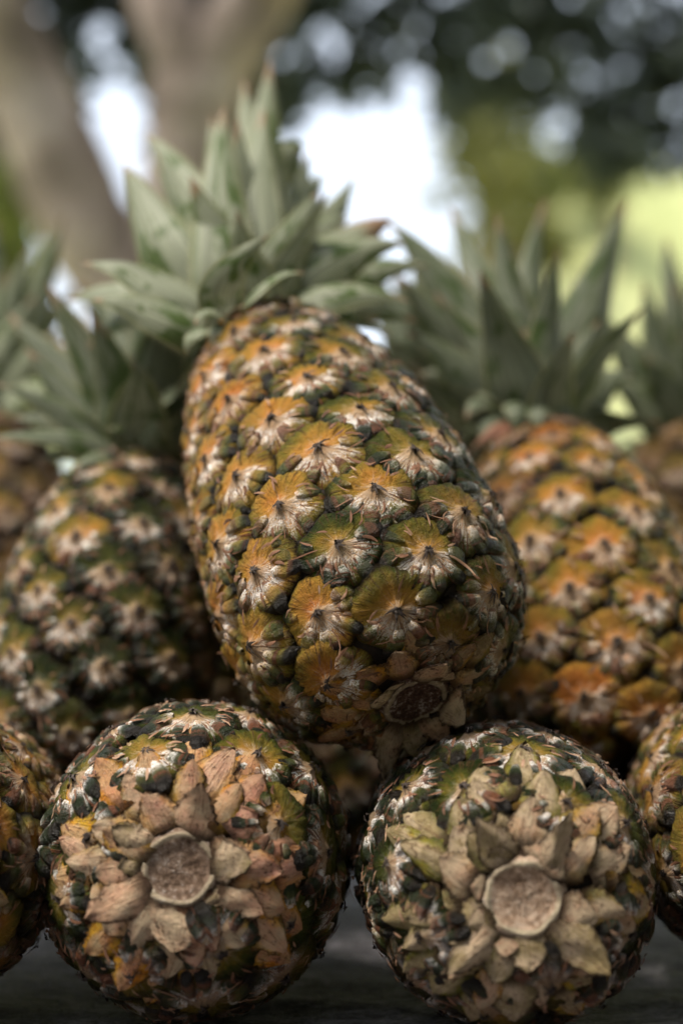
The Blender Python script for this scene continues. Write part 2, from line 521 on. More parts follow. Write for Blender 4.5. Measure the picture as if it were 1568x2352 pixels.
def make_eye(seed):
    """one fruitlet: flat crenulated shield above, cream cone in the middle, overlapping bract lobes below"""
    rng = np.random.default_rng(seed)
    th = np.linspace(-math.pi, math.pi, NT, endpoint=False)
    kf = rng.uniform(17, 22); ph = rng.uniform(0, 6.28)
    cren = np.cos(th * kf + ph + 0.9 * np.sin(th * 4 + ph))
    up = smooth(-0.15, 0.25, np.sin(th))
    wob = 0.035 * np.sin(th * 3 + rng.uniform(0, 6.28)) + 0.03 * np.sin(th * 5 + rng.uniform(0, 6.28))
    Ro = (1.0 + 0.05 * np.cos(6 * (th + math.pi / 2)) + 0.012 * cren * up + wob) * (1.0 - 0.06 * np.sin(th))
    crack = np.zeros(NT)
    for a in rng.uniform(25, 155, 2):
        crack += np.exp(-((np.degrees(th) - a) / 5.0) ** 2)
    rr = np.array([0, .07, .15, .25, .37, .50, .63, .76, .87, .95, 1.0])
    H0 = rng.uniform(0.13, 0.21)
    V, pol, lb, F = [], [], [], []
    for i, r in enumerate(rr):
        x = r * Ro * np.cos(th) * 1.03
        y = r * Ro * np.sin(th) * 0.98
        z = dome(r, H0) + 0.10 * np.exp(-(r / 0.14) ** 2) - 0.05 * np.exp(-((r - 0.30) / 0.10) ** 2) * up
        z = z + up * smooth(0.4, 0.8, r) * (0.026 * cren + 0.06) * (1 - smooth(0.93, 1, r)) - 0.035 * crack * smooth(0.3, 0.6, r)
        z = z - 0.10 * x * x - 0.03 * y * y + rng.standard_normal(NT) * 0.008 * (r > 0.05) - 0.20 * smooth(0.90, 1.0, r)
        if i == 0:
            V.append((0, 0, z[0])); pol.append((0, 0, 0)); lb.append((0, 0, 0)); continue
        for k in range(NT):
            V.append((x[k], y[k], z[k])); pol.append((math.cos(th[k]), math.sin(th[k]), r)); lb.append((0, 0, 0))
    F += [(0, 1 + k, 1 + (k + 1) % NT) for k in range(NT)]
    for i in range(NR - 2):
        a = 1 + i * NT; b = a + NT
        for k in range(NT):
            k2 = (k + 1) % NT
            F.append((a + k, b + k, b + k2, a + k2))
    # overlapping lobes of the bract
    cuts = []
    spec = [(-4, .21, 1.00), (-176, .21, 1.00), (-36, .20, 1.03), (-144, .20, 1.03), (-69, .18, 1.06), (-111, .18, 1.06), (-90, .15, 0.98), (22, .15, 0.96), (158, .15, 0.96)]
    for k, (a0, wl, r1) in enumerate(spec):
        if (k == 6 and rng.random() < 0.55) or (k > 6 and rng.random() < 0.6) or (k < 6 and rng.random() < 0.10):
            continue
        a = R(a0 + rng.normal(0, 7)); wl = wl * rng.uniform(1.0, 1.5); r1 = r1 * rng.uniform(0.88, 1.10); r0 = rng.uniform(0.36, 0.52)
        bend = R(rng.normal(0, 9)); lift = rng.uniform(-0.01, 0.07); bul = rng.uniform(0.05, 0.09)
        if k > 6:
            r0 += 0.12; lift *= 0.4
        cuts += [math.degrees(a) - rng.uniform(10, 18), math.degrees(a) + rng.uniform(10, 18)] if rng.random() < 0.5 else [math.degrees(a) + rng.choice([-1, 1]) * rng.uniform(10, 17)]
        nl, nw = 10, 7
        b0 = len(V)
        for i in range(nl):
            q = i / (nl - 1)
            an = a + bend * q * q
            rc = r0 + (r1 - r0) * q
            w = wl * max(0.0, math.sin(math.pi * (0.10 + 0.86 * q))) ** 0.55 * (0.62 + 0.42 * q)
            cx, cy = rc * math.cos(an), rc * math.sin(an) * 1.02
            for jj in range(nw):
                u = -1 + 2 * jj / (nw - 1)
                x = cx - math.sin(an) * u * w; y = cy + math.cos(an) * u * w
                rl = min(1.2, math.hypot(x, y))
                z = float(dome(min(rl, 1.0), H0)) - 0.10 * x * x + 0.03 + lift * q + bul * (1 - u * u) * math.sin(math.pi * min(1, 0.25 + 0.72 * q)) - (0.10 if abs(u) > 0.99 else 0) - (0.14 if i == nl - 1 else 0)
                z += rng.normal(0, 0.005)
                V.append((x * 1.03, y, z)); pol.append((math.cos(an), math.sin(an), min(rl, 0.99))); lb.append((1.0, abs(u), q))
        for i in range(nl - 1):
            for jj in range(nw - 1):
                c = b0 + i * nw + jj
                F.append((c, c + nw, c + nw + 1, c + 1))
    me = mesh_from('eye_rind', V, F, M_EYE)
    set_polar(me, pol)
    at = me.attributes.new('lobe', 'FLOAT_VECTOR', 'POINT')
    at.data.foreach_set('vector', np.asarray(lb, np.float32).ravel())
    return me, cuts, H0


def ribbon(pts, widths, nrm, twist=0.0):
    """a thin curled strip as verts, faces"""
    v, f = [], []
    n = len(pts)
    for i in range(n):
        t = (pts[min(i + 1, n - 1)] - pts[max(i - 1, 0)]).normalized()
        s = t.cross(nrm).normalized()
        s = Matrix.Rotation(twist * i / n, 3, t) @ s
        c = nrm * (widths[i] * 0.25)
        v += [pts[i] - s * widths[i], pts[i] + c, pts[i] + s * widths[i]]
    for i in range(n - 1):
        a = i * 3
        f += [(a, a + 1, a + 4, a + 3), (a + 1, a + 2, a + 5, a + 4)]
    return v, f


def make_dry(seed, cuts, H0):
    """dried bract: brown strips lying in the grooves, plus the dark tuft at the tip"""
    rng = np.random.default_rng(seed)
    V, F, MI = [], [], []

    def put(v, f, mi):
        b = len(V)
        V.extend(v); F.extend([tuple(i + b for i in q) for q in f]); MI.extend([mi] * len(f))
    for a in cuts:
        if rng.random() < 0.15:
            continue
        r0 = rng.uniform(0.42, 0.68); r1 = r0 + rng.uniform(0.14, 0.34)
        if rng.random() < 0.05:
            r1 = rng.uniform(1.1, 1.3)
        aa = R(a + rng.uniform(-4, 4)); bend = R(rng.uniform(-14, 14))
        pts, ws = [], []
        n = 6
        wmax = rng.uniform(0.014, 0.045)
        for i in range(n):
            q = i / (n - 1)
            r = r0 + (r1 - r0) * q
            an = aa + bend * q * q
            z = float(dome(min(r, 1), H0)) + 0.075 - 0.10 * (r * math.cos(an)) ** 2 + 0.04 * rng.random() + (0.20 * q * q if r1 > 1.0 else 0.03)
            pts.append(Vector((r * math.cos(an), r * math.sin(an), z)))
            ws.append(max(0.006, wmax * math.sin(math.pi * min(0.97, 0.15 + 0.8 * q)) ** 0.8))
        put(*ribbon(pts, ws, Vector((0, 0, 1)), rng.uniform(-0.5, 0.5)), 0)
    for _ in range(int(rng.integers(3, 7))):       # hair-fine brown fibres over the lobes
        an = R(rng.uniform(-190, 10)); r0 = rng.uniform(0.35, 0.75); r1 = r0 + rng.uniform(0.15, 0.40); d = R(rng.uniform(-22, 22))
        pts = [Vector(((r0 + (r1 - r0) * q) * math.cos(an + d * q), (r0 + (r1 - r0) * q) * math.sin(an + d * q),
                       float(dome(min(1, r0 + (r1 - r0) * q), H0)) + 0.075 + 0.02 * q * q)) for q in (0, .33, .66, 1)]
        put(*ribbon(pts, [0.006, 0.014, 0.012, 0.004], Vector((0, 0, 1)), 0.5), 0)
    for _ in range(int(rng.integers(1, 4))):        # loose fibres on the upper fan
        an = R(rng.uniform(10, 170)); r0 = rng.uniform(0.35, 0.6); r1 = r0 + rng.uniform(0.2, 0.42)
        d = R(rng.uniform(-25, 25))
        pts = [Vector(((r0 + (r1 - r0) * q) * math.cos(an + d * q), (r0 + (r1 - r0) * q) * math.sin(an + d * q),
                       float(dome(min(1, r0 + (r1 - r0) * q), H0)) + 0.10)) for q in (0, .33, .66, 1)]
        put(*ribbon(pts, [0.008, 0.028, 0.024, 0.006], Vector((0, 0, 1)), 0.5), 0)
    for _ in range(9):                              # tuft
        an = rng.uniform(0, 6.28); ln = rng.uniform(0.07, 0.17); t = rng.uniform(0.2, 1.0)
        p0 = Vector((rng.uniform(-.05, .05), rng.uniform(-.05, .05), H0 + 0.12))
        p1 = p0 + Vector((math.cos(an) * ln * t, math.sin(an) * ln * t - 0.03, ln * 0.5 * (1.1 - t)))
        p2 = p1 + Vector((math.cos(an) * ln * t, math.sin(an) * ln * t - 0.06, -0.03))
        put(*ribbon([p0, p1, p2], [0.035, 0.025, 0.006], Vector((0.1, 0.1, 1)).normalized(), 0.4), 1)
    return mesh_from('dry_bract', V, F, [M_DRY, M_TUFT], True, MI)


def make_bract_mesh(seed, slender=1.0, curl=0.3, ragged=0.05, skirt=0.0, keel=0.10):
    """one bract scale: root at y=0, ogive narrowing to a tip at y=1, keeled, with torn edges"""
    rng = np.random.default_rng(seed)
    nl, nw = 18, 11
    bx = rng.uniform(-0.14, 0.14); tipq = rng.uniform(0.65, 1.0); cup = rng.uniform(0.05, 0.22)
    wav = rng.uniform(0.01, 0.04); ph = rng.uniform(0, 6.28); kx = rng.uniform(-0.25, 0.25)
    top, pol = [], []
    for i in range(nl):
        q = i / (nl - 1)
        w = 0.5 * slender * ((1 - q ** 2.3) ** tipq * 0.93 + 0.05 * (1 - q)) * (0.82 + 0.30 * math.sin(min(1, q * 2) * math.pi * 0.75)) + 0.008
        for j in range(nw):
            u = -1 + 2 * j / (nw - 1)
            ed = abs(u) > 0.99
            e = rng.uniform(-ragged, ragged) if ed else 0
            x = u * w + e + bx * q * q
            z = -cup * (u * w) ** 2 * 2.2 + curl * q ** 2.6 + keel * max(0, 1 - abs(u - kx) * 1.15) * (1 - q) ** 0.7 * (q + 0.30) + wav * math.sin(ph + q * 7 + u * 3) \
                + 0.05 * math.sin(q * math.pi) + rng.uniform(-.008, .008) - (skirt * (1 - q * 0.7) if ed else 0)
            top.append((x, q + e * 0.5, z)); pol.append((u, q, 0))
    n = nl * nw
    bot = [(x, y, z - 0.02) for x, y, z in top]
    f = []
    for i in range(nl - 1):
        for j in range(nw - 1):
            a = i * nw + j
            f.append((a, a + 1, a + nw + 1, a + nw))
            f.append((n + a, n + a + nw, n + a + nw + 1, n + a + 1))
    for i in range(nl - 1):
        for j, s_ in ((0, 1), (nw - 1, -1)):
            a = i * nw + j
            f.append((a, a + nw, n + a + nw, n + a) if s_ > 0 else (a, n + a, n + a + nw, a + nw))
    me = mesh_from('papery_scale', top + bot, f, M_BRACT)
    set_polar(me, pol + pol)
    return me


def make_fleshy(seed):
    """a plump oval scale: root y=0, tip y=1"""
    rng = np.random.default_rng(seed)
    nl, nw = 10, 9
    V, pol, F = [], [], []
    pt = rng.uniform(0.5, 0.9); hb = rng.uniform(0.05, 0.09)
    for i in range(nl):
        q = i / (nl - 1)
        w = 0.5 * max(0.0, math.sin(math.pi * (0.10 + 0.87 * q))) ** pt
        for j in range(nw):
            u = -1 + 2 * j / (nw - 1)
            z = hb * (1 - u * u) ** 0.8 * math.sin(math.pi * min(1, 0.15 + 0.80 * q)) ** 0.7 - (0.12 if abs(u) > .99 or i in (0, nl - 1) else 0) + rng.normal(0, 0.006)
            V.append((u * w, q, z)); pol.append((u * 0.75, q, 0))
    for i in range(nl - 1):
        for j in range(nw - 1):
            a = i * nw + j
            F.append((a, a + 1, a + nw + 1, a + nw))
    me = mesh_from('fleshy_scale', V, F, M_BRACT)
    set_polar(me, pol)
    return me


EYES = []
for s in range(14):
    me_, cuts_, h_ = make_eye(100 + s)
    EYES.append((me_, [make_dry(300 + s * 2 + k, cuts_, h_) for k in range(2)]))
BRACTS = [make_bract_mesh(500 + s, 1.05, 0.02 + 0.05 * (s % 4), 0.06, 0.07, 0.08) for s in range(9)]
BRACTS_S = [make_bract_mesh(540 + s, 0.95, 0.10 + 0.12 * (s % 3), 0.05, 0.0) for s in range(6)]
FLESHY = [make_fleshy(600 + k) for k in range(6)]

# ------------------------------------------------------------------ leaf meshes
def leaf_mesh(p0, p1, p2, width, nrm, rng, inv, mat, chan=0.35, spines=True, taper=0.85, tiptwist=0.0):
    """a pineapple crown leaf along a bezier: channelled, tapering to a spine, toothed edges"""
    n = 18
    us = (-1.0, -0.72, -0.36, 0.0, 0.36, 0.72, 1.0)
    V, pol, F = [], [], []
    nw = len(us)
    edge = {-1: [], 1: []}
    wv = rng.uniform(0.0, 0.10); ph = rng.uniform(0, 6.28)
    for i in range(n):
        q = i / (n - 1)
        c = p0 * (1 - q) ** 2 + p1 * (2 * q * (1 - q)) + p2 * q * q
        t = ((p1 - p0) * (1 - q) + (p2 - p1) * q).normalized()
        s = t.cross(nrm).normalized()
        s = Matrix.Rotation(tiptwist * q, 3, t) @ s
        nn = s.cross(t).normalized()
        w = width * 0.5 * (1 - q ** 1.5) ** 1.05 * (0.90 + 0.22 * math.sin(min(1.0, q * 1.8) * math.pi * 0.8)) + 0.0003
        for u in us:
            z = -chan * w * (1 - u * u) + wv * w * math.sin(ph + q * 9 + u)
            p = c + s * (u * w) + nn * z * -1.0
            V.append(inv @ p); pol.append((u, q, 0))
        for sd in (-1, 1):
            edge[sd].append((c + s * (sd * w), s * sd, t, w, q))
    for i in range(n - 1):
        for j in range(nw - 1):
            a = i * nw + j
            F.append((a, a + 1, a + nw + 1, a + nw))
    if spines:
        for sd in (-1, 1):
            for i in range(1, n - 2):
                for h in (0.0, 0.5):
                    e0, e1 = edge[sd][i], edge[sd][i + 1]
                    b = e0[0].lerp(e1[0], h); b2 = e0[0].lerp(e1[0], h + 0.22)
                    tip = b2 + e0[1] * min(0.0021, e0[3] * 0.20) + e0[2] * 0.0010
                    k = len(V)
                    V += [inv @ b, inv @ b2, inv @ tip]
                    pol += [(sd, e0[4], 0)] * 3
                    F.append((k, k + 1, k + 2))
    me = mesh_from('crown_leaf', V, F, mat)
    set_polar(me, pol)
    return me


# ------------------------------------------------------------------ pineapple
PROF_T = np.array([0, .008, .025, .06, .12, .20, .30, .40, .52, .64, .75, .85, .92, .97, 1.0])
PROF_R = np.array([.22, .36, .52, .68, .83, .93, .985, 1.0, .985, .935, .85, .72, .58, .44, .30])


PROF_C = np.array([.24, .40, .56, .73, .88, .965, 1.0, .995, .955, .885, .79, .67, .55, .43, .30])


def profile(L, Rm, pr=PROF_R):
    """dense (s, z, r) of the outline, z from base to crown"""
    t = np.linspace(0, 1, 400) ** 1.4
    t = 0.5 * (t + np.linspace(0, 1, 400))
    r = np.interp(t, PROF_T, pr) * Rm
    for _ in range(30):
        r[1:-1] = 0.5 * r[1:-1] + 0.25 * (r[:-2] + r[2:])
    z = t * L
    s = np.concatenate([[0], np.cumsum(np.hypot(np.diff(z), np.diff(r)))])
    return s, z, r


def pineapple(label, base, top, Rm, n_eyes, seed, ripe, dust=0.8, brown=None, phase=0.0, hand=1, group=None,
              base_detail=True, crown=None, crown_auto=None, stem_dark=0.0, eye_scale=1.0, prof=None, leafmat=None, bract_fresh=0.7, s_start_r=0.026, fleshy=0.25, big=1.0, n_scales=26, flaps=None, crown_back=0.0, dry_neck=None, scale_hue=0.6):
    rng = np.random.default_rng(seed)
    axis = top - base
    L = axis.length
    a = axis.normalized()
    xr = (Vector((1, 0, 0)) - a * a.x).normalized()
    yr = a.cross(xr).normalized()
    M = Matrix((xr, yr, a)).transposed().to_4x4()
    M.translation = base
    inv = M.inverted()
    root = bpy.data.objects.new('pineapple', None)
    COL.objects.link(root)
    root.matrix_world = M
    root.empty_display_size = 0.05
    tag(root, label, 'pineapple', group)
    s, z, r = profile(L, Rm, PROF_R if prof is None else prof)
    # body under the fruitlets
    core_r = r - 0.0015
    nph = 48
    idx = np.linspace(0, 399, 46).astype(int)
    v, f = [], []
    for i in idx:
        for k in range(nph):
            p = 2 * math.pi * k / nph
            v.append((core_r[i] * math.cos(p), core_r[i] * math.sin(p), z[i]))
    for i in range(len(idx) - 1):
        for k in range(nph):
            k2 = (k + 1) % nph
            f.append((i * nph + k, i * nph + k2, (i + 1) * nph + k2, (i + 1) * nph + k))
    f.append(tuple(range(nph - 1, -1, -1)))
    f.append(tuple((len(idx) - 1) * nph + k for k in range(nph)))
    link('body', mesh_from('body', v, f, M_CORE), root)
    dz = np.gradient(z, s); dr = np.gradient(r, s)
    # fruitlets by phyllotaxis
    i0 = int(np.argmax(r > s_start_r)); i1 = 399 - 8
    t = z / L
    size = 1.0 - 0.34 * smooth(0.66, 1.0, t) - 0.12 * smooth(0.22, 0.0, t)
    dens = 2 * math.pi * r / size ** 2
    cum = np.concatenate([[0], np.cumsum(0.5 * (dens[1:] + dens[:-1]) * np.diff(s))])
    c0, c1 = cum[i0], cum[i1]
    unit = (c1 - c0) / n_eyes
    for i in range(n_eyes):
        si = np.interp(c0 + (i + 0.5) * unit, cum, s)
        zz, ra, ti = np.interp(si, s, z), np.interp(si, s, r), np.interp(si, s, t)
        dzz, drr = np.interp(si, s, dz), np.interp(si, s, dr)
        nl = math.hypot(dzz, drr); dzz /= nl; drr /= nl
        sz = np.interp(si, s, size) * math.sqrt(unit) * 0.632 * eye_scale * rng.uniform(0.92, 1.08)
        ph = R(phase) + hand * i * R(137.50776) + rng.normal(0, 0.015)
        er = Vector((math.cos(ph), math.sin(ph), 0))
        nrm = (er * dzz - Vector((0, 0, drr))).normalized()
        vv = (er * drr + Vector((0, 0, dzz))).normalized()
        tilt = R(rng.uniform(-5, 3))
        rot = rng.normal(0, 0.07)
        uu = vv.cross(nrm)
        B = Matrix((uu, vv, nrm)).transposed()
        B = B @ Matrix.Rotation(rot, 3, 'Z') @ Matrix.Rotation(-tilt, 3, 'X')
        sx = sz * rng.uniform(0.97, 1.05)
        Me = Matrix.Translation(er * (ra - 0.0010) + Vector((0, 0, zz))) @ B.to_4x4() @ Matrix.Diagonal((sx, sz, sz * rng.uniform(0.85, 1.2), 1))
        me, drys = EYES[rng.integers(len(EYES))]
        o = link('eye', me, root, Me)
        wp = M @ (er * ra + Vector((0, 0, zz)))
        rp = min(1.0, max(0.0, ripe(ph, ti, wp) + rng.normal(0, 0.10)))
        br = min(1.0, max(0.0, (0.0 if brown is None else brown(ph, ti, wp)) + rng.normal(0, 0.08) + (rng.uniform(0.15, 0.45) if rng.random() < 0.12 and ti > 0.2 else 0.0)))
        o.color = (rp, min(1, max(0, dust + rng.normal(0, 0.28))), br, 1.0)
        dy = link('dry_bract', drys[rng.integers(len(drys))], o)
    # base: cut stem and rings of papery scales
    if base_detail:
        rs = 0.0138
        V, pol, F = [(0, 0, -0.0010)], [(0, 0, 0)], []
        prof_s = [(0.12, -0.0012), (0.25, -0.0013), (0.4, -0.0014), (0.55, -0.0016), (0.68, -0.0020), (0.78, -0.0024), (0.85, -0.0029), (0.90, -0.0033), (0.95, -0.0032), (1.0, -0.0026), (1.12, -0.0008), (1.25, 0.004)]
        m_ = 48
        wob = 1 + 0.025 * np.sin(np.arange(m_) * 2 * math.pi / m_ * 2 + seed) + 0.018 * np.sin(np.arange(m_) * 2 * math.pi / m_ * 5 + seed)
        for rr_, zz_ in prof_s:
            for k in range(m_):
                p = 2 * math.pi * k / m_
                jz = rng.normal(0, 0.00012) + (rng.normal(0, 0.0001) if rr_ < 0.7 else 0) + 0.0006 * math.sin(2 * p + seed) * (rr_ > 0.6) + 0.0004 * math.sin(7 * p + seed) * (rr_ > 0.8)
                V.append((rs * rr_ * wob[k] * math.cos(p), rs * rr_ * wob[k] * math.sin(p), zz_ * 0.75 + jz)); pol.append((math.cos(p), math.sin(p), rr_))
        F += [(0, 1 + (k + 1) % m_, 1 + k) for k in range(m_)]
        for i in range(len(prof_s) - 1):
            for k in range(m_):
                k2 = (k + 1) % m_
                F.append((1 + i * m_ + k, 1 + i * m_ + k2, 1 + (i + 1) * m_ + k2, 1 + (i + 1) * m_ + k))
        ms = mesh_from('stem', V, F, M_STEM)
        set_polar(ms, pol)
        so = link('stem', ms, root)
        so.color = (stem_dark, 0, 0, 1)
        r_end = s_start_r + 0.003
        for j in range(n_scales):
            q = (j + 0.5) / n_scales
            rq = math.sqrt(0.0098 ** 2 + (r_end ** 2 - 0.0098 ** 2) * q) + rng.uniform(-.0008, .0008)
            ph = hand * j * R(137.50776) + R(phase) + rng.normal(0, 0.09)
            er = Vector((math.cos(ph), math.sin(ph), 0))
            ln = (0.0140 + 0.0050 * q) * rng.uniform(0.75, 1.2) * big
            wd = (0.0130 + 0.0030 * q) * rng.uniform(0.85, 1.15) * big
            ii = int(np.argmax(r >= rq + ln * 0.45))
            dzz, drr = dz[ii], dr[ii]; nl = math.hypot(dzz, drr); dzz /= nl; drr /= nl
            nrm = (er * dzz - Vector((0, 0, drr))).normalized()
            vv = (er * drr + Vector((0, 0, dzz))).normalized()
            B = Matrix((vv.cross(nrm), vv, nrm)).transposed().to_4x4()
            zz_ = np.interp(rq, r[:200], z[:200])
            fl = rng.random() < fleshy
            pl = FLESHY if fl else BRACTS
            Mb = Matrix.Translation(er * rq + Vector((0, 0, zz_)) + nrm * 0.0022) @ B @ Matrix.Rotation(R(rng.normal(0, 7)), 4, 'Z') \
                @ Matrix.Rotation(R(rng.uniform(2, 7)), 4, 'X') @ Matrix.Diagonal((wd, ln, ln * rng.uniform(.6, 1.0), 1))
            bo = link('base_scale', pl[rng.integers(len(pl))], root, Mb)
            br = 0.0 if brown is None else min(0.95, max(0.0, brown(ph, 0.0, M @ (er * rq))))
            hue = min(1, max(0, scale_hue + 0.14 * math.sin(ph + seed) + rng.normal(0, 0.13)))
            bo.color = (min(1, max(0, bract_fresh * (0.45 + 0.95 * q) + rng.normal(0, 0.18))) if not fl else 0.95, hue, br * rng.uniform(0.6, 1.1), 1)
        # torn papery collar at the stem
        col = [(2 * math.pi * (j + rng.uniform(-.3, .3)) / 9, 0.0140, rng.uniform(0.005, 0.009), rng.uniform(0.009, 0.014), rng.uniform(2, 20)) for j in range(9) if rng.random() < 0.8]
        for (ph, rq, ln, wd, til) in col + [(R(f_[0]), *f_[1:]) for f_ in (flaps or [])]:
            er = Vector((math.cos(ph), math.sin(ph), 0))
            vv = (er * 0.97 + Vector((0, 0, 0.22))).normalized()
            nrm = (er * 0.22 - Vector((0, 0, 0.97))).normalized()
            B = Matrix((vv.cross(nrm), vv, nrm)).transposed().to_4x4()
            Mb = Matrix.Translation(er * rq + Vector((0, 0, -0.0015))) @ B @ Matrix.Rotation(R(rng.normal(0, 8)), 4, 'Z') @ Matrix.Rotation(R(til), 4, 'X') @ Matrix.Diagonal((wd, ln, ln, 1))
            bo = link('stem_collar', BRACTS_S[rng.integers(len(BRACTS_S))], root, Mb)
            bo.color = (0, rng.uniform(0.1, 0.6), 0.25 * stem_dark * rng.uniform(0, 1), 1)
    lm = leafmat or M_LEAF
    # crown leaves: those listed one by one, then a rosette filling in
    for (rx, ry, rd, tx, ty, td, bend, width, hint, tw) in (crown or []):
        rd += crown_back; td += crown_back
        p0, p2 = P(rx, ry, rd), P(tx, ty, td)
        mid = (p0 + p2) * 0.5
        p1 = mid + Vector((1, 0, 0)) * (bend[0] * K * rd) + UPV * (bend[1] * K * rd) + FWD * bend[2]
        me = leaf_mesh(p0, p1, p2, width * K * (rd + td) * 0.5, Vector(hint).normalized(), rng, inv, lm, chan=rng.uniform(0.28, 0.52), tiptwist=tw)
        link('crown_leaf', me, root)
    for (rx, ry, rd, tx, ty, td, width) in (dry_neck or []):
        p0, p2 = P(rx, ry, rd), P(tx, ty, td)
        p1 = (p0 + p2) * 0.5 + UPV * (24 * K * rd) - FWD * 0.012
        me = leaf_mesh(p0, p1, p2, width * K * rd, Vector((rng.uniform(-.3, .3), -1, 0.3)).normalized(), rng, inv, M_LEAF_DRY, chan=0.4)
        link('dry_leaf', me, root)
    if crown_auto:
        n, l0, l1, lean, cw = crown_auto
        lean = Vector(lean)
        for j in range(n):
            q = j / max(1, n - 1)
            ph = R(137.5) * j + rng.uniform(-0.2, 0.2)
            er = (xr * math.cos(ph) + yr * math.sin(ph))
            ang = R(112 - 100 * q ** 0.75 + rng.uniform(-8, 8))
            ln = (l0 + (l1 - l0) * min(1, q * 1.7)) * rng.uniform(0.8, 1.15)
            p0 = top + er * (0.017 * (1 - 0.75 * q)) + a * (-0.006 + 0.030 * q)
            d1 = er * math.sin(ang * 0.55) + a * math.cos(ang * 0.55)
            d2 = er * math.sin(ang) + a * math.cos(ang) + lean * (0.5 + 0.5 * q)
            p1 = p0 + d1.normalized() * ln * 0.5
            p2 = p1 + d2.normalized() * ln * 0.55
            me = leaf_mesh(p0, p1, p2, cw * (0.75 + 0.5 * math.sin(q * math.pi)) * rng.uniform(0.85, 1.15), er + a * 0.15, rng, inv, lm, chan=rng.uniform(0.28, 0.52), tiptwist=rng.uniform(-.3, .3))
            link('crown_leaf', me, root)
    return root


G_F, G_B = 'pineapples lying with their cut stems forward', 'pineapples leaning in the second layer'

# centre fruit: leaning back on the two in front
cb_, ct_ = P(950, 1606, 0.577), P(598, 775, 0.742)


def ripe_c(ph, t, w):
    side = (0.02 - w.x) / 0.06            # more golden on its left flank
    return 0.38 + 0.26 * side + 0.16 * (1 - t)


CROWN_C = [
    # root x,y,depth   tip x,y,depth      bend(px x, px up, m away)  width  normal hint           twist
    (592, 690, .745, 621, 138, .835, (-10, 0, -.010), 150, (0.1, -1, 0.1), 0.1),
    (545, 690, .750, 486, 262, .820, (-22, 10, .0), 110, (-0.2, -1, 0.1), 0.2),
    (520, 720, .725, 332, 305, .790, (40, 60, -.012), 190, (-0.6, -1, 0.2), -0.1),
    (470, 740, .715, 284, 374, .765, (-20, 30, -.012), 170, (-0.6, -1, 0.1), 0.2),
    (520, 730, .700, 512, 245, .775, (-6, 0, -.030), 150, (0.0, -1, 0.1), 0.1),
    (588, 730, .705, 606, 250, .800, (-14, 0, -.020), 150, (0.1, -1, 0.1), -0.1),
    (620, 700, .715, 732, 440, .745, (10, 10, -.020), 165, (0.5, -1, 0.2), 0.3),
    (465, 740, .690, 190, 604, .700, (-10, 60, -.010), 130, (-0.3, -0.8, 0.7), 0.2),
    (450, 775, .680, 214, 688, .670, (-20, 40, -.005), 120, (-0.3, -0.9, 0.5), 0.1),
    (490, 720, .675, 618, 540, .655, (-30, 10, -.020), 100, (0.4, -1, 0.5), 0.5),
    (575, 720, .680, 700, 628, .665, (-10, 50, -.012), 100, (0.2, -0.7, 0.8), -0.4),
    (660, 690, .725, 930, 560, .735, (0, 60, -.01), 150, (0.4, -1, 0.6), 0.2),
    (660, 720, .715, 940, 692, .715, (0, 50, -.01), 120, (0.2, -0.9, 0.7), 0.1),
    (650, 740, .720, 900, 770, .740, (10, 50, .0), 110, (0.1, -0.8, 0.7), 0.0),
    (640, 640, .770, 712, 345, .830, (0, 0, .0), 120, (0.4, -1, 0.1), 0.2),
    (660, 600, .790, 817, 400, .850, (30, -10, .0), 90, (0.4, -1, 0.2), 0.2),
    (640, 560, .790, 742, 395, .840, (10, 20, .0), 100, (0.3, -1, 0.2), 0.0),
    (630, 420, .800, 690, 360, .800, (30, 90, .0), 70, (0.3, -1, 0.4), 0.6),
    (660, 660, .780, 805, 470, .860, (0, 30, .0), 110, (0.4, -1, 0.1), 0.0),
    (540, 760, .672, 448, 745, .650, (-20, 60, -.01), 62, (-0.2, -0.8, 0.6), 0.0),
    (600, 770, .680, 640, 742, .655, (-20, 40, -.012), 60, (0.1, -0.8, 0.6), 0.0),
    (650, 770, .690, 735, 772, .680, (0, 40, -.005), 56, (0.3, -0.8, 0.6), 0.0),
    (480, 770, .675, 428, 812, .665, (-20, 30, -.008), 62, (-0.5, -0.8, 0.4), 0.0),
    (520, 760, .668, 490, 812, .655, (-8, 34, -.010), 56, (-0.2, -1, 0.3), 0.0),
    (430, 700, .740, 200, 800, .760, (-20, 60, .0), 130, (-0.4, -1, 0.5), 0.0),
    (690, 680, .750, 905, 500, .790, (10, 60, .0), 140, (0.4, -1, 0.5), 0.1),
    (700, 690, .745, 985, 610, .780, (10, 50, .0), 120, (0.3, -1, 0.6), 0.1),
    (690, 720, .745, 960, 740, .770, (10, 40, .0), 120, (0.2, -1, 0.6), 0.1),
    (650, 640, .770, 800, 500, .800, (10, 50, .0), 130, (0.4, -1, 0.3), 0.1),
    (440, 720, .730, 150, 690, .760, (-10, 60, .0), 130, (-0.3, -1, 0.6), 0.0),
    (560, 640, .760, 440, 420, .850, (-20, 0, .01), 140, (-0.3, -1, 0.1), 0.0),
    (600, 600, .790, 560, 180, .860, (0, 0, .0), 130, (0, -1, 0.1), 0.0),
]
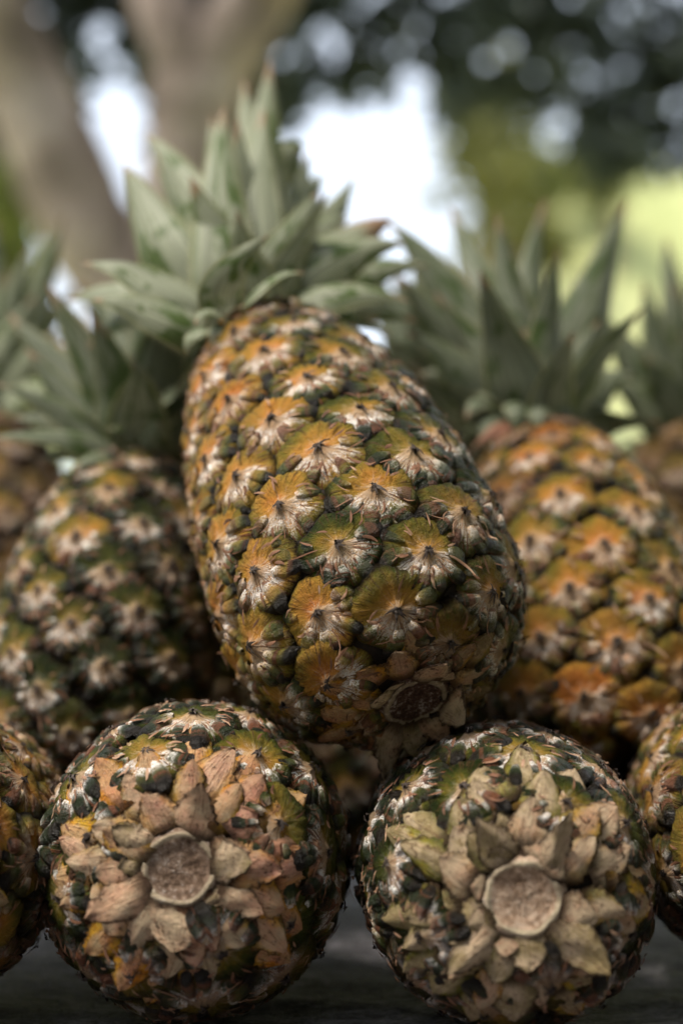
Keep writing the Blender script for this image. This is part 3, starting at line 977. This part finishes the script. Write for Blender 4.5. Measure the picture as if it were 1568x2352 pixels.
pineapple('largest pineapple in sharp focus in the middle, leaning back on the two in front', cb_, ct_, 0.0645, 110, 11, ripe_c, 0.70,
          brown=lambda ph, t, w: 0.42 * float(smooth(0.07, 0.0, t)) + 0.12 * float(smooth(0.0, 0.05, w.x)) * float(smooth(0.4, 0.1, t)), phase=20.0, hand=1, group=None,
          crown=CROWN_C, crown_auto=(16, 0.05, 0.105, (0, 0, 0.5), 0.032), stem_dark=1.0, bract_fresh=0.75, crown_back=0.03, prof=PROF_C, fleshy=0.3, n_scales=20, s_start_r=0.023,
          flaps=[(-72, .012, .019, .017, 20), (118, .012, .027, .018, 14), (92, .012, .018, .018, 22), (15, .0125, .013, .022, 62), (60, .0125, .014, .018, 40), (-150, .012, .012, .014, 25)])

# front row
for (label, pc, dpole, stempx, rr, ripe0, seed, dark, fresh, n) in (
        ('green pineapple lying at front left, pink and amber scales around its dark stem', (447, 1970, .585), .058, (412, 1996), .0610, 0.30, 21, 0.68, 0.80, 78),
        ('dull green pineapple lying at front right, pale round cut stem facing forward', (1165, 2010, .568), .056, (1200, 2062), .0568, 0.14, 33, 0.1, 0.70, 74)):
    cw = P(*pc)
    pole = P(*stempx, pc[2] - dpole)
    ax = (cw - pole).normalized()
    pineapple(label, pole, pole + ax * 0.185, rr, n, seed, (lambda ph, t, w, r0=ripe0: r0 + 0.05), 0.75,
              brown=lambda ph, t, w: 0.02 + 0.40 * float(smooth(0.05, 0.010, w.z)), phase=40 + seed, hand=1 if seed == 21 else -1, group=G_F,
              stem_dark=dark, bract_fresh=fresh, fleshy=0.0, big=1.3, n_scales=46, s_start_r=0.0315, scale_hue=0.64 if seed == 21 else 0.28, crown=None,
              flaps=[(152, .0115, .026, .020, 9), (95, .0115, .018, .028, 9), (-75, .0115, .021, .020, 12), (-15, .0115, .016, .018, 11), (-150, .0115, .018, .016, 12)] if seed == 21 else [(126, .0125, .027, .017, 5), (40, .0125, .027, .021, 5), (-115, .0115, .022, .016, 12), (-45, .0115, .024, .014, 9), (82, .0115, .014, .020, 9)], crown_auto=(8, 0.04, 0.06, (0, 0, 0), 0.03), leafmat=M_LEAF_D)

# neighbours cut by the frame, same row
pineapple('amber pineapple at the lower left edge, cut by the frame', P(-268, 2010, .520), P(-295, 2000, .520) + Vector((-0.01, 0.19, -0.004)), 0.0565, 96, 41,
          lambda ph, t, w: 0.62, 0.55, brown=lambda ph, t, w: 0.25 + 0.3 * float(smooth(0.06, 0.02, w.z)), phase=10, hand=1, group=G_F, bract_fresh=0.8, crown_auto=(8, 0.04, 0.08, (0, 0, 0), 0.024))
pineapple('amber pineapple at the lower right edge, cut by the frame', P(1872, 1975, .545), P(1872, 1975, .545) + Vector((0.012, 0.19, 0.004)), 0.0585, 96, 43,
          lambda ph, t, w: 0.55, 0.6, brown=lambda ph, t, w: 0.3 + 0.3 * float(smooth(0.06, 0.02, w.z)), phase=70, hand=-1, group=G_F, bract_fresh=0.8, crown_auto=(8, 0.04, 0.08, (0, 0, 0), 0.024))

# second layer
CROWN_L = [
    (330, 1060, .790, 108, 650, .800, (-20, 10, .0), 110, (-0.5, -1, 0.4), 0.1),
    (320, 1050, .800, 180, 740, .810, (-20, 10, .0), 100, (-0.4, -1, 0.3), 0.1),
    (300, 1070, .790, -20, 880, .770, (-10, 60, .0), 110, (-0.2, -0.8, 0.7), 0.1),
    (300, 1080, .780, -30, 1010, .750, (-10, 70, .0), 110, (-0.2, -0.8, 0.7), 0.1),
    (330, 1060, .810, 330, 760, .860, (-10, 0, .0), 110, (0.0, -1, 0.2), 0.1),
    (360, 1070, .790, 470, 900, .800, (0, 30, .0), 100, (0.3, -1, 0.3), 0.1),
    (300, 1090, .770, 170, 1080, .740, (-10, 60, .0), 90, (-0.2, -0.8, 0.6), 0.0),
    (340, 1080, .775, 250, 985, .750, (-20, 40, .0), 100, (-0.3, -1, 0.4), 0.0),
    (360, 1080, .775, 370, 970, .755, (-10, 40, -.01), 100, (0, -1, 0.4), 0.0),
    (280, 1080, .790, 60, 800, .800, (-20, 30, .0), 110, (-0.4, -1, 0.5), 0.0),
    (280, 1040, .810, 20, 720, .840, (-20, 40, .0), 130, (-0.4, -1, 0.4), 0.0),
    (300, 1040, .820, 130, 780, .850, (-20, 30, .0), 130, (-0.3, -1, 0.3), 0.0),
    (310, 1040, .830, 270, 740, .870, (-20, 10, .0), 130, (-0.1, -1, 0.2), 0.0),
    (360, 1040, .830, 400, 780, .870, (10, 10, .0), 130, (0.2, -1, 0.2), 0.0),
    (260, 1060, .790, 30, 960, .790, (-10, 60, .0), 120, (-0.2, -0.8, 0.6), 0.0),
    (290, 1080, .780, 90, 1060, .760, (-10, 60, .0), 110, (-0.2, -0.8, 0.6), 0.0),
    (340, 1060, .820, 240, 640, .880, (-10, 0, .0), 110, (-0.1, -1, 0.2), 0.0),
]
pineapple('blurred green pineapple standing behind on the left, beside the sharp one', P(185, 1810, .700), P(322, 1062, .790), 0.0560, 84, 51,
          lambda ph, t, w: 0.26 + 0.10 * t, 0.65, phase=15, hand=-1, group=G_B, base_detail=False, crown=CROWN_L, crown_auto=(20, 0.05, 0.11, (-0.2, 0, 0.2), 0.032), leafmat=M_LEAF_D)
CROWN_R = [
    (1215, 930, .840, 1254, 455, .900, (-50, 0, .0), 120, (0.1, -1, 0.1), 0.2),
    (1260, 930, .850, 1440, 458, .930, (10, 10, .0), 150, (0.3, -1, 0.1), 0.1),
    (1180, 930, .850, 1032, 475, .930, (10, 40, .0), 140, (-0.3, -1, 0.1), 0.1),
    (1160, 930, .830, 890, 506, .860, (-10, 110, .0), 140, (-0.4, -1, 0.4), 0.2),
    (1200, 940, .820, 1155, 570, .850, (-30, 0, .0), 110, (-0.1, -1, 0.2), 0.1),
    (1180, 940, .810, 1112, 668, .820, (-20, 10, .0), 110, (-0.2, -1, 0.2), 0.1),
    (1150, 940, .820, 912, 630, .820, (-20, 40, .0), 130, (-0.4, -1, 0.4), 0.1),
    (1140, 960, .810, 930, 760, .800, (-10, 60, .0), 120, (-0.3, -1, 0.6), 0.1),
    (1275, 950, .820, 1375, 735, .830, (10, 20, .0), 120, (0.4, -1, 0.2), 0.1),
    (1215, 950, .800, 1205, 755, .810, (-6, 0, -.01), 100, (0, -1, 0.2), 0.1),
    (1160, 960, .800, 1070, 960, .780, (-10, 70, .0), 100, (-0.2, -0.8, 0.6), 0.0),
    (1190, 940, .795, 1190, 1005, .775, (-10, 40, -.012), 74, (0, -1, 0.4), 0.0),
    (1260, 935, .795, 1300, 1000, .780, (16, 40, -.012), 68, (0.2, -1, 0.4), 0.0),
    (1290, 960, .810, 1425, 985, .800, (0, 60, .0), 100, (0.3, -0.8, 0.7), 0.0),
    (1150, 950, .830, 960, 860, .830, (-10, 50, .0), 130, (-0.3, -1, 0.6), 0.0),
    (1170, 950, .840, 1000, 700, .870, (-10, 40, .0), 140, (-0.3, -1, 0.3), 0.0),
    (1290, 960, .830, 1450, 860, .850, (10, 50, .0), 130, (0.3, -1, 0.5), 0.0),
    (1230, 950, .790, 1245, 1010, .770, (0, 40, -.012), 68, (0, -1, 0.4), 0.0),
    (1150, 970, .795, 1110, 1030, .780, (-20, 34, -.010), 68, (-0.2, -1, 0.4), 0.0),
    (1240, 930, .860, 1330, 640, .930, (10, 0, .0), 130, (0.2, -1, 0.1), 0.0),
    (1230, 930, .860, 1200, 600, .930, (0, 0, .0), 130, (0, -1, 0.1), 0.0),
]
pineapple('blurred orange ripe pineapple standing behind on the right', P(1446, 1790, .700), P(1232, 1006, .800), 0.0600, 86, 61,
          lambda ph, t, w: 0.70 - 0.1 * float(smooth(1.0, 0.0, (w.x - 0.05) / 0.06)), 0.65, brown=lambda ph, t, w: 0.08 + 0.75 * float(smooth(0.84, 0.97, t)), phase=35, hand=1, group=G_B, base_detail=False, crown=CROWN_R,
          dry_neck=[(1180 + 9 * k_, 985 + (k_ % 3) * 8, .792, 1085 + 27 * k_ + (k_ % 2) * 10, 1030 + (k_ * 37) % 28, .775, 50) for k_ in range(10)],
          crown_auto=(18, 0.05, 0.10, (0, 0, 0.3), 0.032), leafmat=M_LEAF_D)

# third layer, far out of focus
CROWN_FL = [
    (20, 900, 1.0, 148, 492, 1.02, (-10, 0, 0), 110, (0.3, -1, .2), 0), (-20, 900, 1.0, 70, 560, 1.0, (-10, 0, 0), 110, (0.2, -1, .2), 0),
    (-40, 900, 1.0, 10, 620, 1.0, (0, 0, 0), 110, (0, -1, .2), 0), (0, 940, .98, 130, 760, .95, (0, 30, 0), 110, (0.3, -1, .5), 0),
    (-30, 930, .98, 80, 680, .96, (0, 30, 0), 110, (0.3, -1, .5), 0), (0, 960, .97, 150, 900, .93, (0, 60, 0), 100, (0.3, -1, .5), 0)]
pineapple('far blurred pineapple at the left edge with pale crown leaves', P(-60, 1650, .88), P(-30, 960, 1.0), 0.062, 90, 71,
          lambda ph, t, w: 0.45, 0.3, brown=lambda ph, t, w: 0.55, phase=5, hand=1, group=G_B, base_detail=False, crown=CROWN_FL, crown_auto=(14, 0.05, 0.12, (0, 0, 0.2), 0.028), leafmat=M_LEAF)
CROWN_FR = [
    (1560, 980, 1.0, 1480, 640, 1.0, (-20, 10, 0), 110, (-0.2, -1, .2), 0), (1590, 960, 1.0, 1530, 540, 1.03, (-10, 0, 0), 120, (0, -1, .2), 0),
    (1600, 960, 1.0, 1610, 520, 1.03, (0, 0, 0), 120, (0, -1, .2), 0), (1540, 980, .98, 1375, 720, .98, (-10, 40, 0), 120, (-0.4, -1, .5), 0),
    (1540, 1000, .97, 1380, 880, .95, (-10, 60, 0), 120, (-0.3, -1, .6), 0), (1570, 980, .97, 1480, 820, .95, (-10, 30, 0), 120, (-0.2, -1, .4), 0),
    (1600, 980, .97, 1560, 760, .96, (0, 10, 0), 120, (0, -1, .3), 0)]
pineapple('far blurred brown pineapple at the right edge under dark crown leaves', P(1640, 1600, .88), P(1590, 1000, 1.0), 0.062, 90, 81,
          lambda ph, t, w: 0.42, 0.3, brown=lambda ph, t, w: 0.55, phase=25, hand=-1, group=G_B, base_detail=False, crown=CROWN_FR, crown_auto=(14, 0.05, 0.10, (0, 0, 0.1), 0.028), leafmat=M_LEAF_D)

CROWN_H3 = [(1000, 1040, .965, tx, ty, .99, (0, 40, .0), 130, (hx, -1, 0.3), 0.0) for tx, ty, hx in
            ((905, 610, -.3), (960, 590, -.1), (1015, 640, 0), (865, 690, -.4), (935, 745, -.3), (1060, 700, .2), (890, 800, -.4), (980, 800, -.1), (1040, 830, .1))]
CROWN_H2 = [(450, 1080, 1.0, tx, ty, 1.0, (0, 40, .0), 140, (hx, -1, 0.3), 0.0) for tx, ty, hx in
            ((330, 690, -.2), (250, 680, -.3), (175, 640, -.4), (110, 700, -.5), (60, 770, -.5), (210, 780, -.4), (400, 720, 0), (150, 860, -.5))]
# fruit deep in the pile, seen only through the gaps
for (label, b, t_, rr, seed, rp) in (
        ('shadowed pineapple low in the dark gap below the middle one', P(800, 1985, .815), P(792, 1330, .875), .060, 91, .45),
        ('shadowed pineapple between the left blurred one and the middle one', P(420, 1760, .90), P(470, 1100, 1.02), .060, 92, .40),
        ('shadowed pineapple between the middle one and the orange ripe one', P(1080, 1780, .88), P(1010, 1050, .98), .060, 93, .55)):
    pineapple(label, b, t_, rr, 84, seed, (lambda ph, t, w, r0=rp: r0), 0.5, brown=lambda ph, t, w: 0.2, phase=seed, hand=1, group='pineapples deep in the pile', base_detail=False, crown={92: CROWN_H2, 93: CROWN_H3}.get(seed),
              crown_auto=(30, 0.08, 0.13, (0, 0, 0.2), 0.036), leafmat=M_LEAF_D)

# ------------------------------------------------------------------ trees behind
def tube(path, radii, nseg=14, rng=None):
    V, F = [], []
    n = len(path)
    ref = Vector((0.3, 1, 0.1))
    for i in range(n):
        t = (path[min(i + 1, n - 1)] - path[max(i - 1, 0)]).normalized()
        s = t.cross(ref).normalized(); b = t.cross(s)
        for k in range(nseg):
            p = 2 * math.pi * k / nseg
            rr = radii[i] * (1 + (0.08 * math.sin(3 * p + i * 0.7) if rng is None else rng.uniform(-0.06, 0.06)))
            V.append(path[i] + s * math.cos(p) * rr + b * math.sin(p) * rr)
    for i in range(n - 1):
        for k in range(nseg):
            k2 = (k + 1) % nseg
            F.append((i * nseg + k, i * nseg + k2, (i + 1) * nseg + k2, (i + 1) * nseg + k))
    F.append(tuple(range(nseg - 1, -1, -1))); F.append(tuple((n - 1) * nseg + k for k in range(nseg)))
    return V, F


def spline(pts, n):
    """Catmull-Rom through (Vector, radius) pairs"""
    out, rad = [], []
    m = len(pts)
    for i in range(m - 1):
        p0 = pts[max(i - 1, 0)][0]; p1, r1 = pts[i]; p2, r2 = pts[i + 1]; p3 = pts[min(i + 2, m - 1)][0]
        for j in range(n):
            t = j / n
            out.append(0.5 * ((2 * p1) + (p2 - p0) * t + (2 * p0 - 5 * p1 + 4 * p2 - p3) * t * t + (3 * p1 - p0 - 3 * p2 + p3) * t ** 3))
            rad.append(r1 + (r2 - r1) * t)
    out.append(pts[-1][0]); rad.append(pts[-1][1])
    return out, rad


def leaf_cloud(pts, size, rng):
    """leaf-sized folded faces at the given points"""
    pts = np.asarray(pts); n = len(pts)
    d = rng.standard_normal((n, 3)); d /= np.linalg.norm(d, axis=1)[:, None]
    e = rng.standard_normal((n, 3)); e -= (e * d).sum(1)[:, None] * d; e /= np.linalg.norm(e, axis=1)[:, None]
    nn = np.cross(d, e)
    sz = (size * rng.uniform(0.6, 1.4, n))[:, None]
    v = np.stack([pts - d * sz, pts + e * sz * .42 + nn * sz * .12, pts + d * sz, pts - e * sz * .42 + nn * sz * .12], 1).reshape(-1, 3)
    f = [(4 * i, 4 * i + 1, 4 * i + 2, 4 * i + 3) for i in range(n)]
    return v, f


def join(parts):
    V, F = [], []
    for v, f in parts:
        b = len(V)
        V += [tuple(x) for x in v]; F += [tuple(i + b for i in q) for q in f]
    return V, F


def tree(name, label, branches, leaf_pts, size, bark, fol, seed, base):
    root = bpy.data.objects.new(name, None)
    COL.objects.link(root)
    root.location = base
    tag(root, label, 'tree')
    off = Vector(base)
    rng = random.Random(seed)
    V, F = join([tube(*spline(b, 6), rng=rng) for b in branches])
    V = [tuple(Vector(v) - off) for v in V]
    link('trunk', mesh_from('trunk', V, F, bark), root)
    lp = np.asarray(leaf_pts)
    scl = lp[:, 3] if lp.shape[1] > 3 else np.ones(len(lp))
    v, f = leaf_cloud(lp[:, :3] - np.asarray(off)[None], size * scl, np.random.default_rng(seed))
    link('crown', mesh_from('crown', v, f, fol, False), root)
    return root


D1 = 3.4
kk = K * D1
kw = kk * 1.5
foot = P(360, 900, D1); foot.z = GZ - 0.05
fork = P(345, 740, D1)
limbs = [
    [(foot, 90 * kw * 1.5), (P(358, 1200, D1), 110 * kw), (fork, 95 * kw)],
    [(fork, 80 * kw), (P(232, 580, D1), 74 * kw), (P(146, 390, D1), 74 * kw), (P(40, 150, D1), 66 * kw), (P(-110, -160, D1 - .1), 60 * kw), (P(-300, -700, D1 - .3), 40 * kw)],
    [(fork, 75 * kw), (P(400, 560, D1), 72 * kw), (P(435, 330, D1), 66 * kw), (P(450, 190, D1), 70 * kw)],
    [(P(450, 200, D1), 60 * kw), (P(405, 80, D1), 50 * kw), (P(350, -60, D1 + .1), 46 * kw), (P(250, -400, D1 + .2), 36 * kw), (P(150, -900, D1 - .2), 22 * kw)],
    [(P(450, 205, D1), 62 * kw), (P(530, 90, D1), 58 * kw), (P(610, -40, D1), 54 * kw), (P(760, -300, D1 - .2), 44 * kw), (P(1100, -800, D1 - .6), 26 * kw)],
]
rngt = np.random.default_rng(77)


def canopy_points():
    pts = []
    holes = [(270, 285, 85, 120), (460, 60, 48, 70), (850, 400, 205, 130), (700, 335, 85, 50), (955, 240, 55, 90), (1300, 270, 50, 85), (1460, 255, 42, 42),
             (1300, 110, 36, 36), (720, 60, 38, 32), (1060, 140, 44, 34), (240, 90, 60, 50), (1520, 100, 34, 38), (1480, 350, 40, 24)]
    tries = 0
    while len(holes) < 60 and tries < 4000:
        tries += 1
        hx, hy, hr = rngt.uniform(610, 1620), rngt.uniform(-30, 310), rngt.uniform(20, 36)
        if all(math.hypot(hx - a_, hy - b_) > 62 + 0.5 * max(c_, d_) for a_, b_, c_, d_ in holes):
            holes.append((hx, hy, hr, hr * rngt.uniform(0.8, 1.2)))
    # clustered sprays of leaves so that sky shows between them
    while len(pts) < 8000:
        cx, cy = rngt.uniform(-250, 1850), rngt.uniform(-420, 470)
        # the right-hand canopy hangs lower than the middle
        lim = 250 + 140 * float(smooth(1050, 1500, cx)) - 10 * math.sin(cx / 60)
        if cx < 640:
            lim = 330
        if cy > lim:
            continue
        if any(((cx - hx) / rx) ** 2 + ((cy - hy) / ry) ** 2 < 1 for hx, hy, rx, ry in holes):
            continue
        d = rngt.uniform(4.1, 4.6)
        c = np.array(P(cx, cy, d))
        for _ in range(int(rngt.integers(3, 9))):
            pts.append(c + rngt.normal(0, 0.032, 3))
    # unseen leaves added overhead and behind the camera to cut fill, open towards sun
    over = []
    sd = np.array(to_sun)
    while len(over) < 17000:
        d = rngt.standard_normal(3); d /= np.linalg.norm(d)
        if d[2] < (0.03 if d[1] < 0.3 else 0.42):
            continue
        if d @ sd > 0.70 + rngt.normal(0, 0.03):
            continue
        if d[1] > 0 and d[2] / d[1] < 1.1:      # that part is the canopy in view
            continue
        over.append(np.array([0, 0.6, 0.1]) + d * rngt.uniform(2.6, 3.6))
    pts = [np.concatenate([p, [1.0]]) for p in pts] + [np.concatenate([p, [2.0]]) for p in over]
    return np.array(pts)


tree('forked_tree', 'pale forked tree trunk out of focus behind the fruit, dark leaves overhead and added unseen leaves blocking fill', limbs, canopy_points(), 0.062, M_BARK, M_FOL, 7, foot)

# slim olive tree right of the bright gap
b2 = P(1135, 900, 6.0); b2.z = GZ
k6 = K * 6.0
tr2 = [[(Vector((b2.x, b2.y, GZ - .05)), 26 * k6), (P(1130, 700, 6), 22 * k6), (P(1140, 420, 6), 20 * k6), (P(1125, 250, 6), 14 * k6), (P(1150, 80, 6), 7 * k6)],
       [(P(1138, 440, 6), 12 * k6), (P(1085, 300, 6), 8 * k6), (P(1050, 200, 6), 4 * k6)]]
pp = np.array([P(*xy, 6.0 + rngt.normal(0, .25)) for xy in zip(rngt.normal(1130, 60, 900), rngt.normal(340, 110, 900))])
tree('slim_tree', 'slim olive tree blurred between the bright gap and sunny grass', tr2, pp, 0.05, M_BARK2, M_FOL2, 9, Vector((b2.x, b2.y, GZ)))


# sunlit shrubs on the slope
def shrub(label, px, py, d, w, h, fol, seed, n=700):
    rg_ = np.random.default_rng(seed)
    c = P(px, py, d)
    rx, rz = w * K * d, h * K * d
    gz = float(ground_h(np.array(c.x), np.array(c.y)))
    root = bpy.data.objects.new('shrub', None)
    COL.objects.link(root)
    root.location = (c.x, c.y, min(gz, c.z - rz))
    tag(root, label, 'shrub', 'shrubs on the sunny slope')
    o = np.array(root.location)
    p = []
    lumps = rg_.normal(0, 0.55, (9, 3))
    for _ in range(n):
        q = lumps[rg_.integers(9)] + rg_.normal(0, 0.28, 3)
        p.append(np.array(c) + q * np.array([rx, rx, rz]))
    v, f = leaf_cloud(np.array(p) - o, 0.11, rg_)
    link('foliage', mesh_from('foliage', v, f, fol, False), root)
    st = [(Vector((0, 0, -0.1)), 0.05), (Vector((0.02, 0, (c.z - o[2]) * 0.5)), 0.04), (Vector(np.array(c) - o), 0.02)]
    v, f = tube(*spline(st, 4))
    link('stem', mesh_from('stem', v, f, M_BARK2), root)


M_FOL4 = mat_foliage('pale_leaf', (0.22, 0.25, 0.08), (0.40, 0.40, 0.18), 0.4)
shrub('lime shrub catching light on the slope behind the right crown', 1235, 420, 10.5, 70, 80, M_FOL3, 1)
shrub('pale yellow shrub on the slope left of the cream house', 1400, 400, 11.0, 90, 70, M_FOL4, 2)
shrub('olive shrub at the foot of the slope beside the slim tree', 1160, 560, 9.5, 60, 90, M_FOL2, 3)
shrub('lime shrub at the far left edge behind the trunk', 10, 470, 9.0, 70, 120, M_FOL3, 4)

# cream house on the slope, at the right edge
def build_house():
    c = P(1640, 500, 15.0)
    x0, x1, y0, y1 = c.x - 0.95, c.x + 2.6, c.y, c.y + 3.0
    zt = P(0, 440, 15.0).z
    zb = float(ground_h(np.array(c.x), np.array(c.y))) - 1.2
    zb = min(zb, P(0, 590, 15.0).z)
    root = bpy.data.objects.new('house', None)
    COL.objects.link(root)
    root.location = (c.x, c.y, zb)
    tag(root, 'cream house blurred on the slope at the right edge', 'house')
    o = Vector((c.x, c.y, zb))

    def bx(name, a, b, m):
        v = [(x, y, z) for z in (a[2], b[2]) for x, y in ((a[0], a[1]), (b[0], a[1]), (b[0], b[1]), (a[0], b[1]))]
        v = [tuple(Vector(p) - o) for p in v]
        link(name, mesh_from(name, v, [(0, 3, 2, 1), (4, 5, 6, 7), (0, 1, 5, 4), (1, 2, 6, 5), (2, 3, 7, 6), (3, 0, 4, 7)], m, False), root)
    bx('wall', (x0, y0, zb), (x1, y1, zt), M_WALL)
    v = [(x0 - .2, y0 - .2, zt + .003), (x1 + .2, y0 - .2, zt + .003), (x1 + .2, y1 + .2, zt + .003), (x0 - .2, y1 + .2, zt + .003), (x0 + .9, (y0 + y1) / 2, zt + .7), (x1 - .9, (y0 + y1) / 2, zt + .7)]
    link('roof', mesh_from('roof', [tuple(Vector(p) - o) for p in v], [(0, 1, 5, 4), (1, 2, 5), (2, 3, 4, 5), (3, 0, 4), (3, 2, 1, 0)], M_ROOF, False), root)


build_house()
